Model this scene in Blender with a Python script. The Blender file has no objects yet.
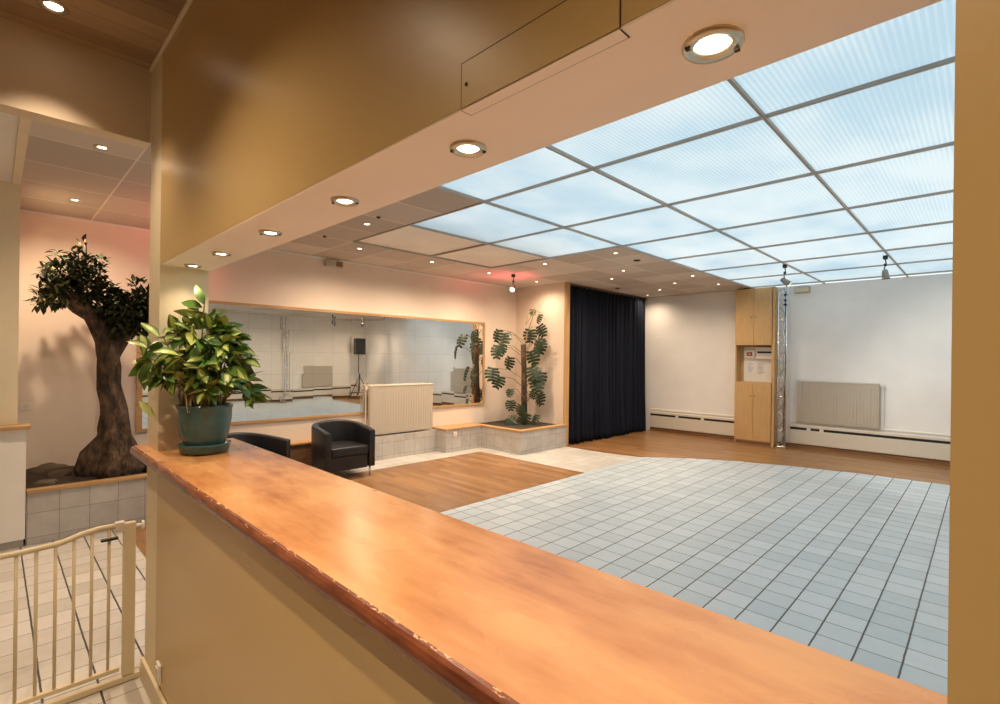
import bpy, bmesh, math, random
from mathutils import Vector, Matrix, noise
C = bpy.context.scene.collection
SC = bpy.context.scene
random.seed(7)
PI = math.pi

# ---------------------------------------------------------------- camera
cam = bpy.data.objects.new('camera', bpy.data.cameras.new('camera'))
C.objects.link(cam)
cam.matrix_world = (Matrix.Translation((0, 0, 1.6)) @ Matrix.Rotation(math.radians(44.37), 4, 'Z')
                    @ Matrix.Rotation(PI/2, 4, 'X') @ Matrix.Rotation(0.0122, 4, 'Z'))
cam.data.sensor_width = 36; cam.data.sensor_fit = 'HORIZONTAL'
cam.data.lens = 36*496.57/1000
cam.data.shift_y = 0.0052
cam.data.clip_start = 0.02; cam.data.clip_end = 200
SC.camera = cam
# ---------------------------------------------------------------- colour management, sky
SC.view_settings.view_transform = 'Standard'; SC.view_settings.look = 'None'
SC.view_settings.gamma = 1; SC.view_settings.use_curve_mapping = False
SC.view_settings.exposure = 0.16
SKY = 2.0; SKY_COL = (0.84, 0.92, 1.0)
W = bpy.data.worlds.new('sky'); SC.world = W; W.use_nodes = True
W.node_tree.nodes['Background'].inputs[0].default_value = (*SKY_COL, 1)
W.node_tree.nodes['Background'].inputs[1].default_value = SKY
SOFFIT_W = 8.0; CEIL_W = 82.0; BAR_W = 85.0; RED_W = 34.0
WARM = (1.0, 0.76, 0.53)

# ---------------------------------------------------------------- materials
def mat(name, col, rough=0.6, metal=0.0, emit=None, es=0.0, spec=0.5, coat=0.0):
    m = bpy.data.materials.new(name); m.use_nodes = True
    b = m.node_tree.nodes['Principled BSDF']
    b.inputs['Base Color'].default_value = (*col, 1); b.inputs['Roughness'].default_value = rough
    b.inputs['Metallic'].default_value = metal; b.inputs['Specular IOR Level'].default_value = spec
    b.inputs['Coat Weight'].default_value = coat
    if emit: b.inputs['Emission Color'].default_value = (*emit, 1); b.inputs['Emission Strength'].default_value = es
    return m
class NT:
    def __init__(s, m): s.m = m; s.t = m.node_tree; s.b = s.t.nodes['Principled BSDF']
    def n(s, ty, **k):
        x = s.t.nodes.new(ty)
        for a, v in k.items(): setattr(x, a, v)
        return x
    def l(s, a, b): s.t.links.new(a, b)
    def pos(s): return s.n('ShaderNodeNewGeometry').outputs['Position']
    def math(s, op, a, b=None, c=None):
        x = s.n('ShaderNodeMath', operation=op)
        for i, v in enumerate((a, b, c)):
            if v is None: continue
            if isinstance(v, (int, float)): x.inputs[i].default_value = v
            else: s.l(v, x.inputs[i])
        return x.outputs[0]
    def mapping(s, src, scale=(1,1,1), rot=(0,0,0), loc=(0,0,0)):
        x = s.n('ShaderNodeMapping'); s.l(src, x.inputs[0])
        x.inputs['Scale'].default_value = scale; x.inputs['Rotation'].default_value = rot; x.inputs['Location'].default_value = loc
        return x.outputs[0]
    def noise(s, v, sc, det=4, rough=.55):
        x = s.n('ShaderNodeTexNoise'); s.l(v, x.inputs['Vector']); x.inputs['Scale'].default_value = sc
        x.inputs['Detail'].default_value = det; x.inputs['Roughness'].default_value = rough
        return x.outputs['Fac']
    def ramp(s, f, stops):
        x = s.n('ShaderNodeValToRGB'); s.l(f, x.inputs[0]); e = x.color_ramp.elements
        while len(e) < len(stops): e.new(.5)
        for i, (p, c) in enumerate(stops): e[i].position = p; e[i].color = (*c, 1)
        return x.outputs[0]
    def mix(s, f, a, b, mode='MIX'):
        x = s.n('ShaderNodeMix', data_type='RGBA', blend_type=mode)
        for i, v in ((0, f), (6, a), (7, b)):
            if isinstance(v, (int, float)): x.inputs[i].default_value = v
            elif isinstance(v, tuple): x.inputs[i].default_value = (*v, 1)
            else: s.l(v, x.inputs[i])
        return x.outputs[2]
    def bump(s, h, strength=.3, dist=.01):
        x = s.n('ShaderNodeBump'); s.l(h, x.inputs['Height']); x.inputs['Strength'].default_value = strength
        x.inputs['Distance'].default_value = dist; s.l(x.outputs[0], s.b.inputs['Normal'])
def plaster(name, col, rough=.6, var=.05, spec=.3):
    m = mat(name, col, rough, spec=spec); t = NT(m); p = t.pos()
    f = t.noise(p, 1.3, 3)
    t.l(t.ramp(f, [(.3, tuple(c*(1-var) for c in col)), (.7, tuple(min(1, c*(1+var)) for c in col))]), t.b.inputs['Base Color'])
    t.bump(t.noise(p, 60, 3), .05, .004)
    return m
def line(t, coord, period, off, w):
    a = t.math('SUBTRACT', coord, off - w/2)
    return t.math('LESS_THAN', t.math('MODULO', t.math('ADD', a, period*400), period), w)
def cellnoise(t, x, y, px, py, ox, oy):
    fx = t.math('FLOOR', t.math('DIVIDE', t.math('SUBTRACT', x, ox), px)); fy = t.math('FLOOR', t.math('DIVIDE', t.math('SUBTRACT', y, oy), py))
    cb = t.n('ShaderNodeCombineXYZ'); t.l(fx, cb.inputs[0]); t.l(fy, cb.inputs[1])
    wn = t.n('ShaderNodeTexWhiteNoise', noise_dimensions='3D'); t.l(cb.outputs[0], wn.inputs['Vector'])
    return wn
def tiles(name, axes, per, off, w, c1, c2, grout, rough=.35, mottled=.5):
    m = mat(name, c1, rough); t = NT(m); p = t.pos()
    s = t.n('ShaderNodeSeparateXYZ'); t.l(p, s.inputs[0]); a, b = s.outputs[axes[0]], s.outputs[axes[1]]
    wob = t.math('MULTIPLY', t.math('SUBTRACT', t.noise(p, 9, 2), .5), .006)
    a2 = t.math('ADD', a, wob); b2 = t.math('ADD', b, wob)
    l = t.math('MAXIMUM', line(t, a2, per[0], off[0], w[0]), line(t, b2, per[1], off[1], w[1]))
    wn = cellnoise(t, a, b, per[0], per[1], off[0], off[1])
    f = t.math('ADD', t.math('MULTIPLY', wn.outputs['Value'], 1-mottled), t.math('MULTIPLY', t.noise(p, 11, 5), mottled))
    col = t.ramp(f, [(.2, c1), (.75, c2)])
    t.l(t.mix(l, col, grout), t.b.inputs['Base Color'])
    h = t.math('SUBTRACT', t.math('MULTIPLY', t.noise(p, 25, 3), .2), l)
    t.bump(h, .25, .004)
    return m
def wood(name, c1, c2, axis='X', rough=.4, sc=1.0, planks=None, gap=(.05,.02,.01), coat=0):
    m = mat(name, c1, rough, coat=coat); t = NT(m); p = t.pos()
    k = [14, 14, 14]; k['XYZ'.index(axis)] = 1.2
    v = t.mapping(p, tuple(q*sc for q in k))
    f = t.noise(v, 2.2, 6, .6)
    f2 = t.noise(p, 1.7, 2)
    f = t.math('ADD', t.math('MULTIPLY', f, .75), t.math('MULTIPLY', f2, .25))
    if planks:
        s = t.n('ShaderNodeSeparateXYZ'); t.l(p, s.inputs[0])
        ln, wd = (s.outputs[0], s.outputs[1]) if axis == 'X' else (s.outputs[1], s.outputs[0])
        row = t.math('FLOOR', t.math('DIVIDE', wd, planks[1]))
        sh = t.math('ADD', ln, t.math('MULTIPLY', row, planks[0]*.37))
        wn = cellnoise(t, sh, wd, planks[0], planks[1], 0, 0)
        f = t.math('ADD', t.math('MULTIPLY', f, .6), t.math('MULTIPLY', wn.outputs['Value'], .4))
        col = t.ramp(f, [(.25, c1), (.75, c2)])
        l = t.math('MAXIMUM', line(t, wd, planks[1], 0, .003), line(t, sh, planks[0], 0, .003))
        col = t.mix(t.math('MULTIPLY', l, .7), col, gap)
    else: col = t.ramp(f, [(.3, c1), (.7, c2)])
    t.l(col, t.b.inputs['Base Color'])
    return m

M = {}
M['white'] = plaster('white_wall_paint', (.86, .82, .76))
M['coolwhite'] = plaster('far_wall_paint', (.90, .89, .87))
M['warmwall'] = plaster('mirror_wall_paint', (.82, .70, .59))
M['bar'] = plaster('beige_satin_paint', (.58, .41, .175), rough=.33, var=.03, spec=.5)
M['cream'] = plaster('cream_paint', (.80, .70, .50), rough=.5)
M['soffit'] = plaster('soffit_paint', (.95, .82, .68), rough=.5)
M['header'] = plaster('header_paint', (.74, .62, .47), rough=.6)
M['tile_main'] = tiles('dance_floor_tiles_skylit', (0, 1), (.198, .198), (-.302, .03), (.0095, .0065), (.44, .53, .59), (.55, .63, .69), (.045, .045, .04), rough=.38)  # blue of the skylight is put into the tile colour
M['tile_hall'] = tiles('hall_floor_tiles_lamplit', (0, 1), (.198, .198), (-.30, .1735), (.005, .009), (.52, .49, .44), (.68, .65, .60), (.05, .045, .04), rough=.35)  # warmth of the hall lamps is put into the tile colour
M['tile_side'] = tiles('side_floor_tiles_lamplit', (0, 1), (.198, .198), (-.302, .03), (.005, .005), (.47, .46, .43), (.59, .58, .55), (.25, .21, .17), rough=.4)  # warm-lit copy of the dance floor tile, lamp light in its colour
M['tile_planterX'] = tiles('planter_tiles', (1, 2), (.20, .20), (.21, .06), (.004, .004), (.40, .37, .34), (.56, .53, .49), (.22, .2, .18), rough=.5, mottled=.7)
M['tile_planterY'] = tiles('planter_end_tiles', (0, 2), (.20, .20), (-5.44, .06), (.004, .004), (.40, .37, .34), (.56, .53, .49), (.22, .2, .18), rough=.5, mottled=.7)
M['parquet'] = wood('oak_parquet', (.205, .097, .036), (.385, .205, .083), 'X', .28, 1.0, (.9, .09))
M['oak'] = wood('light_oak', (.54, .33, .14), (.68, .44, .20), 'Z', .4)
M['oak_frame'] = wood('oak_trim', (.42, .24, .10), (.58, .36, .16), 'Y', .4)
M['oak_post'] = wood('oak_post', (.48, .29, .12), (.60, .38, .18), 'Z', .4)
M['brown_trim'] = wood('brown_skirting', (.20, .10, .045), (.32, .17, .08), 'X', .45)
M['ceil_wood'] = wood('dark_ceiling_planks', (.22, .13, .07), (.46, .31, .18), 'Y', .45, .6, (4.0, .12), (.03,.015,.008))
M['ledge_wood'] = wood('ledge_wood', (.10, .05, .025), (.20, .11, .055), 'Y', .4)
M['chrome'] = mat('chrome', (.8, .8, .8), .18, 1)
M['steel'] = mat('brushed_metal', (.62, .55, .42), .3, 1)
M['gunmetal'] = mat('gunmetal', (.28, .25, .22), .4, .6)
M['black'] = mat('black_plastic', (.012, .012, .014), .45)
M['leather'] = mat('black_leather', (.012, .013, .016), .38)
M['ivory'] = mat('ivory_enamel', (.72, .62, .42), .4)
M['offwhite'] = mat('off_white_enamel', (.72, .66, .56), .45)
M['radiator'] = mat('radiator_enamel', (.52, .46, .38), .5)
M['plastic'] = mat('white_plastic', (.8, .77, .7), .4)
M['seam'] = mat('dark_gap', (.06, .035, .015), .8)
M['tbar'] = mat('ceiling_grid_metal', (.42, .38, .33), .5)
M['lens'] = mat('lamp_glass', (1, .9, .75), .3, emit=(1, .86, .62), es=14)
M['lens_pink'] = mat('pink_lamp_glass', (1, .5, .5), .3, emit=(1, .45, .42), es=5)
M['soil'] = mat('dark_soil', (.05, .035, .022), .95)
M['rock'] = plaster('field_stone', (.13, .10, .075), .85, .3)
M['leaf'] = mat('monstera_leaf', (.016, .036, .012), .4)
M['olive'] = mat('dark_leaf', (.028, .036, .015), .7, spec=.2)
M['olive2'] = mat('pale_leaf', (.20, .19, .07), .55)
M['stem'] = mat('green_stem', (.26, .20, .08), .6)
M['croton_g'] = mat('green_leaf_margin', (.075, .16, .025), .35)
M['croton_y'] = mat('yellow_leaf_centre', (.42, .47, .12), .35)
M['papr'] = mat('paper', (.82, .80, .76), .7)
M['red'] = mat('red_plastic', (.35, .05, .03), .5)
M['ink'] = mat('printed_ink', (.12, .10, .10), .7)
M['bluink'] = mat('blue_ink', (.25, .3, .55), .7)
M['curtain'] = mat('navy_black_cloth', (.011, .014, .024), .9, spec=.15)

def bark():
    m = mat('rough_bark', (.09, .055, .03), .85); t = NT(m); p = t.mapping(t.pos(), (1, 1, .45))
    f = t.noise(p, 14, 6, .65)
    t.l(t.ramp(f, [(.38, (.018, .012, .007)), (.54, (.085, .05, .028)), (.70, (.20, .12, .07))]), t.b.inputs['Base Color'])
    t.bump(f, .9, .04); return m
M['bark'] = bark()
def glaze():
    m = mat('teal_glaze', (.05, .12, .11), .22); t = NT(m); f = t.noise(t.pos(), 14, 4)
    t.l(t.ramp(f, [(.3, (.035, .095, .095)), (.6, (.06, .13, .12)), (.8, (.16, .13, .075))]), t.b.inputs['Base Color']); return m
M['glaze'] = glaze()
def countertop():
    m = mat('varnished_beech', (.8, .4, .16), .24); t = NT(m); p = t.pos()
    v = t.mapping(p, (1.1, 5, 5)); a = t.noise(v, 3.0, 6, .6); b = t.noise(t.mapping(p, (1, 1.6, 1)), 2.3, 3)
    f = t.math('ADD', t.math('MULTIPLY', a, .45), t.math('MULTIPLY', b, .55))
    t.l(t.ramp(f, [(.36, (.36, .13, .042)), (.46, (.54, .235, .08)), (.60, (.68, .35, .135))]), t.b.inputs['Base Color'])
    t.l(t.math('ADD', t.math('MULTIPLY', b, .25), .13), t.b.inputs['Roughness']); return m
M['counter'] = countertop()
def nosing():
    m = mat('dark_red_stained_edge', (.2, .06, .03), .25); t = NT(m); p = t.pos()
    s = t.n('ShaderNodeSeparateXYZ'); t.l(p, s.inputs[0])
    edge = t.math('MULTIPLY', t.math('SUBTRACT', s.outputs[2], 1.128), 55)
    ch = t.noise(t.mapping(p, (22, 60, 60)), 1.6, 5, .7)
    f = t.math('GREATER_THAN', t.math('ADD', ch, t.math('MULTIPLY', edge, .28)), .86)
    base = t.ramp(t.noise(t.mapping(p, (5, 30, 30)), 2, 4), [(.3, (.10, .028, .014)), (.7, (.26, .08, .035))])
    t.l(t.mix(f, base, (.70, .40, .18)), t.b.inputs['Base Color']); return m
M['nosing'] = nosing()
def ceiling_tile(name, c1, c2):
    m = mat(name, c1, .85, spec=.1); t = NT(m); p = t.pos()
    s = t.n('ShaderNodeSeparateXYZ'); t.l(p, s.inputs[0])
    l = t.math('MAXIMUM', line(t, s.outputs[0], .588, -3.22, .012), line(t, s.outputs[1], .588, 3.07, .012))
    wn = cellnoise(t, s.outputs[0], s.outputs[1], .588, .588, -3.22, 3.07)
    col = t.ramp(t.math('ADD', t.math('MULTIPLY', wn.outputs['Value'], .8), t.math('MULTIPLY', t.noise(p, 40, 3), .2)), [(.1, c1), (.9, c2)])
    t.l(t.mix(l, col, tuple(min(1, c*1.25) for c in c2)), t.b.inputs['Base Color']); return m
M['ceil'] = ceiling_tile('mineral_ceiling_tiles', (.50, .43, .37), (.68, .60, .53))
def skylight_panel(name, col, dirt):
    m = bpy.data.materials.new(name); m.use_nodes = True; t = NT.__new__(NT); t.m = m; t.t = m.node_tree
    t.t.nodes.clear(); out = t.n('ShaderNodeOutputMaterial')
    p = t.pos(); s = t.n('ShaderNodeSeparateXYZ'); t.l(p, s.inputs[0])
    rib = t.math('SINE', t.math('MULTIPLY', s.outputs[0], 2*PI/.027))
    cl = t.noise(t.mapping(p, (1.0, .6, 1)), 1.5, 3)
    f = t.math('ADD', t.math('MULTIPLY', rib, .13), cl)
    c = t.ramp(f, [(.30, dirt), (.62, col)])
    tr = t.n('ShaderNodeBsdfTranslucent'); t.l(c, tr.inputs[0])
    df = t.n('ShaderNodeBsdfPrincipled'); df.inputs['Roughness'].default_value = .3; t.l(c, df.inputs['Base Color'])
    mx = t.n('ShaderNodeMixShader'); mx.inputs[0].default_value = .3
    t.l(tr.outputs[0], mx.inputs[1]); t.l(df.outputs[0], mx.inputs[2]); t.l(mx.outputs[0], out.inputs[0]); return m
M['dim_panel'] = plaster('undaylit_panel_tone', (.86, .80, .72), .4, .08)  # same skylight panel without daylight above; its dim look is put into the colour
M['sky_panel'] = skylight_panel('ribbed_polycarbonate', (.84, .87, .86), (.66, .76, .80))
def mirror_mat():
    m = mat('mirror_tiles', (.86, .84, .80), .01, 1); t = NT(m); p = t.pos()
    s = t.n('ShaderNodeSeparateXYZ'); t.l(p, s.inputs[0])
    l = t.math('MAXIMUM', line(t, s.outputs[1], .2875, 2.288, .004), line(t, s.outputs[2], .30, .735, .004))
    wn = cellnoise(t, s.outputs[1], s.outputs[2], .2875, .30, 2.288, .735)
    v = t.n('ShaderNodeVectorMath', operation='SUBTRACT'); t.l(wn.outputs['Color'], v.inputs[0]); v.inputs[1].default_value = (.5, .5, .5)
    v2 = t.n('ShaderNodeVectorMath', operation='SCALE'); t.l(v.outputs[0], v2.inputs[0]); v2.inputs['Scale'].default_value = .007
    g = t.n('ShaderNodeNewGeometry'); v3 = t.n('ShaderNodeVectorMath', operation='ADD'); t.l(g.outputs['Normal'], v3.inputs[0]); t.l(v2.outputs[0], v3.inputs[1])
    v4 = t.n('ShaderNodeVectorMath', operation='NORMALIZE'); t.l(v3.outputs[0], v4.inputs[0]); t.l(v4.outputs[0], t.b.inputs['Normal'])
    t.l(t.mix(t.math('MULTIPLY', l, .5), (.86, .84, .80), (.45, .42, .38)), t.b.inputs['Base Color']); return m
M['mirror'] = mirror_mat()

# ---------------------------------------------------------------- mesh helpers
def box(bm, x0, x1, y0, y1, z0, z1, mi=0):
    vs = [bm.verts.new((x, y, z)) for x in (x0, x1) for y in (y0, y1) for z in (z0, z1)]
    for f in ((0,1,3,2), (4,6,7,5), (0,4,5,1), (2,3,7,6), (0,2,6,4), (1,5,7,3)):
        bm.faces.new([vs[i] for i in f]).material_index = mi
    return vs
def frame_of(d):
    d = d.normalized(); u = d.orthogonal().normalized(); return u, d.cross(u)
def tube(bm, pts, radii, seg=10, cap=True, mi=0, jitter=0):
    pts = [Vector(p) for p in pts]
    if not hasattr(radii, '__len__'): radii = [radii]*len(pts)
    rings = []; u = None
    for i, p in enumerate(pts):
        d = (pts[min(i+1, len(pts)-1)] - pts[max(i-1, 0)]).normalized()
        if u is None: u, _ = frame_of(d)
        else: u = (u - d*u.dot(d)).normalized()
        w = d.cross(u); r = radii[i]; ring = []
        for k in range(seg):
            a = 2*PI*k/seg; q = p + (u*math.cos(a) + w*math.sin(a))*r
            if jitter: q += (q-p).normalized()*jitter*r*noise.noise(q*(2.2/max(r, .05))*.55 + Vector((3, 1, 9)))
            ring.append(bm.verts.new(q))
        rings.append(ring)
    for a, b in zip(rings, rings[1:]):
        for k in range(seg):
            bm.faces.new((a[k], a[(k+1) % seg], b[(k+1) % seg], b[k])).material_index = mi
    if cap:
        bm.faces.new(rings[0][::-1]).material_index = mi; bm.faces.new(rings[-1]).material_index = mi
def lathe(bm, prof, cx, cy, seg=32, mi=0):
    rings = []
    for r, z in prof:
        if r < 1e-5: rings.append([bm.verts.new((cx, cy, z))])
        else: rings.append([bm.verts.new((cx+r*math.cos(2*PI*k/seg), cy+r*math.sin(2*PI*k/seg), z)) for k in range(seg)])
    for a, b in zip(rings, rings[1:]):
        for k in range(seg):
            j = (k+1) % seg
            if len(a) == 1 and len(b) == 1: continue
            if len(a) == 1: f = bm.faces.new((a[0], b[j], b[k]))
            elif len(b) == 1: f = bm.faces.new((a[k], a[j], b[0]))
            else: f = bm.faces.new((a[k], a[j], b[j], b[k]))
            f.material_index = mi
def prism(bm, poly, axis, a, b, mi=0):
    """poly in the plane normal to axis ('x','y','z'), extruded from a to b"""
    def P(u, v, w): return {'x': (w, u, v), 'y': (u, w, v), 'z': (u, v, w)}[axis]
    A = [bm.verts.new(P(u, v, a)) for u, v in poly]; B = [bm.verts.new(P(u, v, b)) for u, v in poly]
    n = len(poly)
    bm.faces.new(A[::-1]).material_index = mi; bm.faces.new(B).material_index = mi
    for i in range(n): bm.faces.new((A[i], A[(i+1) % n], B[(i+1) % n], B[i])).material_index = mi
ORG = {}
def obj(name, bm, m, parent=None, bevel=0, smooth=False, bseg=2, base=None):
    """bm is in world coordinates (or in the parent's own frame when the parent sits at the origin)"""
    bmesh.ops.recalc_face_normals(bm, faces=bm.faces)
    if parent: off = Vector(ORG[parent.name])
    elif base: off = Vector(base)
    else:
        xs = [v.co for v in bm.verts]
        off = Vector(((min(v.x for v in xs)+max(v.x for v in xs))/2, (min(v.y for v in xs)+max(v.y for v in xs))/2, min(v.z for v in xs)))
    bmesh.ops.translate(bm, verts=bm.verts, vec=-off)
    me = bpy.data.meshes.new(name); bm.to_mesh(me); bm.free()
    for q in (m if isinstance(m, (list, tuple)) else [m]): me.materials.append(q)
    o = bpy.data.objects.new(name, me); C.objects.link(o)
    if parent: o.parent = parent
    else: o.location = off
    ORG[o.name] = tuple(off)
    if smooth: me.polygons.foreach_set('use_smooth', [True]*len(me.polygons))
    if bevel:
        b = o.modifiers.new('bevel', 'BEVEL'); b.width = bevel; b.segments = bseg; b.limit_method = 'ANGLE'; b.angle_limit = math.radians(40)
    return o
def thing(name, label, cat, loc=(0,0,0), group=None):
    o = bpy.data.objects.new(name, None); C.objects.link(o); o.location = loc; o.empty_display_size = .1
    o['label'] = label; o['category'] = cat
    if group: o['group'] = group
    ORG[o.name] = tuple(loc); return o
def tag(o, label, cat, group=None, kind=None):
    o['label'] = label; o['category'] = cat
    if group: o['group'] = group
    if kind: o['kind'] = kind
    return o
def struct(name, bm, m, bevel=0, label=None, cat=None):
    o = obj(name, bm, m, bevel=bevel); o['kind'] = 'structure'
    o['label'] = label or name.replace('_', ' '); o['category'] = cat or name.split('_')[0]
    return o
def B(*a):
    bm = bmesh.new(); box(bm, *a); return bm
def dup(root, loc=None, rotz=None, label=None):
    r = root.copy(); C.objects.link(r)
    if loc is not None: r.location = loc
    if rotz is not None: r.rotation_euler = (0, 0, rotz)
    if label: r['label'] = label
    ORG[r.name] = tuple(r.location)
    for ch in list(root.children):
        c = ch.copy(); C.objects.link(c); c.parent = r
        for g in ch.children:
            d = g.copy(); C.objects.link(d); d.parent = c
    return r
def spot_lamp(name, loc, target, watts, col, size=100, blend=.7, parent=None, rad=.03):
    L = bpy.data.lights.new(name, 'SPOT'); L.energy = watts; L.color = col; L.spot_size = math.radians(size); L.spot_blend = blend; L.shadow_soft_size = rad
    o = bpy.data.objects.new(name, L); C.objects.link(o)
    d = Vector(target) - Vector(loc); o.rotation_euler = d.to_track_quat('-Z', 'Y').to_euler()
    if parent: o.parent = parent; o.location = Vector(loc) - Vector(ORG[parent.name])
    else: o.location = loc
    return o

# ---------------------------------------------------------------- dimensions (metres)
XM = -6.75      # mirror wall
XR = 4.2        # opposite wall
YF, YB = .536, .74   # bar wall faces
YW = 10.38      # far wall
YJ = 7.357      # jog wall
XC = -5.49      # curtain plane
ZC = 2.99       # ceiling
ZS = 2.005      # soffit
XL = -2.94      # left end of the bar wall

# ---------------------------------------------------------------- floors
bm = bmesh.new(); box(bm, -3.6, XR, YB-.1, YW+.2, -.1, 0); box(bm, -3.99, -3.6, .85, YW+.2, -.1, 0)
struct("floor", bm, M['tile_main'], label='pale tiled dance floor with dark joints, skylight blue painted in', cat='floor')
struct('floor_bar', B(XL-.06, 3, -2.5, YB-.1, -.1, 0), M['tile_hall'], label='tiled floor on the staff side of the bar', cat='floor')
bm = bmesh.new()
box(bm, -6.9, XL-.06, -2.5, YB-.1, -.1, 0); box(bm, -6.9, -3.6, YB-.1, .85, -.1, 0)
struct('floor_hall', bm, M['tile_hall'], label='beige tiled hall floor beyond the gate, warm lamp light painted in', cat='floor')
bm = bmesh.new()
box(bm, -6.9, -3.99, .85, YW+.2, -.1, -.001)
struct('floor_side', bm, M['tile_side'], label='beige tiled strip beside the planters, warm lamp light painted in', cat='floor')
struct('floor_parquet', B(-6.10, -3.99, .85, 5.785, -.05, .003), M['parquet'], label='varnished oak parquet area in front of the armchairs', cat='floor')
bm = bmesh.new()
prism(bm, [(-5.9, 7.28), (-4.75, 7.27), (-4.35, 7.32), (-4.02, 7.40), (-3.65, 7.72), (-3.29, 8.00), (-2.74, 8.29), (-2.0, 8.53), (-1.25, 8.69), (-.3, 8.78), (XR, 8.80), (XR, YW+.1), (-5.9, YW+.1)], 'z', -.05, .003)
struct('floor_border', bm, M['parquet'], label='curved oak parquet border along curtain and far wall', cat='floor')

# ---------------------------------------------------------------- walls
struct('wall_mirror', B(XM-.15, XM, -.1, YJ+.1, 0, ZC), M['warmwall'], label='pinkish wall that carries the long mirror', cat='wall')
struct('wall_jog', B(XM-.15, XC-.04, YJ, YJ+.12, 0, ZC), M['warmwall'], label='short wall between mirror wall and curtain', cat='wall')
bm = bmesh.new(); box(bm, -6.9, -6.75, YJ+.12, YW, 0, ZC)
struct('wall_alcove', bm, M['white'], label='wall behind the dark curtain', cat='wall')
struct('wall_far', B(-6.9, XR+.15, YW, YW+.15, 0, ZC+.0), M['coolwhite'], label='white far wall with radiator and tall cabinet', cat='wall')
struct('wall_right', B(XR, XR+.15, YB, YW, 0, ZC), M['white'], label='white wall opposite the mirror', cat='wall')
# bar wall: strip, jamb, low wall, beam, right part
bm = bmesh.new()
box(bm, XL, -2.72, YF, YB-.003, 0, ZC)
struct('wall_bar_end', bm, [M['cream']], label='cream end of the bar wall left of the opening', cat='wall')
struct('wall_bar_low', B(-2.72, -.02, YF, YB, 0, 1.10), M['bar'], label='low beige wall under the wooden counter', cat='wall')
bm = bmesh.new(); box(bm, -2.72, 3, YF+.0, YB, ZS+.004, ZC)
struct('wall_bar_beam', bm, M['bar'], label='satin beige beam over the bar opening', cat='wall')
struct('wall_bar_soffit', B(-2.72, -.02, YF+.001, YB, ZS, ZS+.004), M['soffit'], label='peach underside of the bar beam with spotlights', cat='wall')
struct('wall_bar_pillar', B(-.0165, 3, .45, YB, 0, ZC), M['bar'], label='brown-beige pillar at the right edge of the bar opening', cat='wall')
bm = bmesh.new()
box(bm, 3, XR+.15, YB-.1, YB, 0, ZC)
struct('wall_front', bm, M['white'], label='rest of the wall right of the bar', cat='wall')
# bar room shell
struct('wall_bar_back', B(XL-.1, 3.1, -2.6, -2.5, 0, ZC), M['bar'], label='wall behind the bar', cat='wall')
struct('wall_bar_side', B(3, 3.1, -2.5, .45, 0, ZC), M['bar'], label='side wall of the bar', cat='wall')
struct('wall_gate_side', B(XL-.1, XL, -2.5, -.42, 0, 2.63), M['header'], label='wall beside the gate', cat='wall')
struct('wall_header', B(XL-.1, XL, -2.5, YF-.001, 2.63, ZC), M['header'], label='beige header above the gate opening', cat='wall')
struct('wall_hall_pier', B(-6.9, -5.70, -2.5, .15, 0, ZC), M['cream'], label='cream pier at the left edge beyond the gate', cat='wall')
struct('wall_hall_back', B(-5.7, XL-.1, -2.6, -2.5, 0, ZC), M['cream'], label='back wall of the hall', cat='wall')

# ---------------------------------------------------------------- ceilings
SX = -.9155 + 2*1.1529
GX = [-.9155 - 1.1529*k for k in range(-5, 5)]      # grid bars at constant x
GY = [3.0695 + 1.1776*k for k in range(-2, 7)]      # grid bars at constant y
XS = -.9155 - 2*1.1529     # -3.22 main left edge of the skylight
X4 = XS - 1.1529*2         # -5.53
XS3 = XS - 1.1529
Y0, Y2 = 3.0695, 3.0695+2*1.1776
bm = bmesh.new()
box(bm, -6.9, XL-.1, -2.5, YB-.1, ZC, ZC+.04)
box(bm, -6.9, XS, YB-.1, Y0, ZC, ZC+.04)
box(bm, -6.9, X4, Y0, Y2, ZC, ZC+.04)
box(bm, -6.9, XS, Y2, YW+.15, ZC, ZC+.04)
box(bm, XL-.1, XR+.15, YB-.1, .95, ZC, ZC+.04)
box(bm, SX, XR+.15, .95, YW+.15, ZC, ZC+.04)
struct('ceiling', bm, M['ceil'], label='suspended ceiling of grey-beige mineral tiles', cat='ceiling')
struct('ceiling_bar', B(XL-.1, 3.1, -2.6, YB-.1, ZC+.001, ZC+.06), M['ceil_wood'], label='dark plank ceiling above the bar', cat='ceiling')
struct('ceiling_hall_strip', B(-6.75, XL-.1, -2.5, .10, ZC-.012, ZC-.002), M['white'], label='paler ceiling panels at the left edge', cat='ceiling')
struct('trim_1', B(XL, 3, YF-.014, YF-.001, ZC-.014, ZC), M['header'], label='thin bead between plank ceiling and beige wall', cat='trim')
struct('trim_2', B(-6.75, XL-.11, .10, .15, ZC-.022, ZC-.002), M['cream'], label='pale joint strip across hall ceiling', cat='trim')
struct('trim_3', B(XM+.001, XM+.02, .16, YJ-.01, ZC-.03, ZC-.002), M['white'], label='white edge strip where mirror wall meets ceiling', cat='trim')
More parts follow.
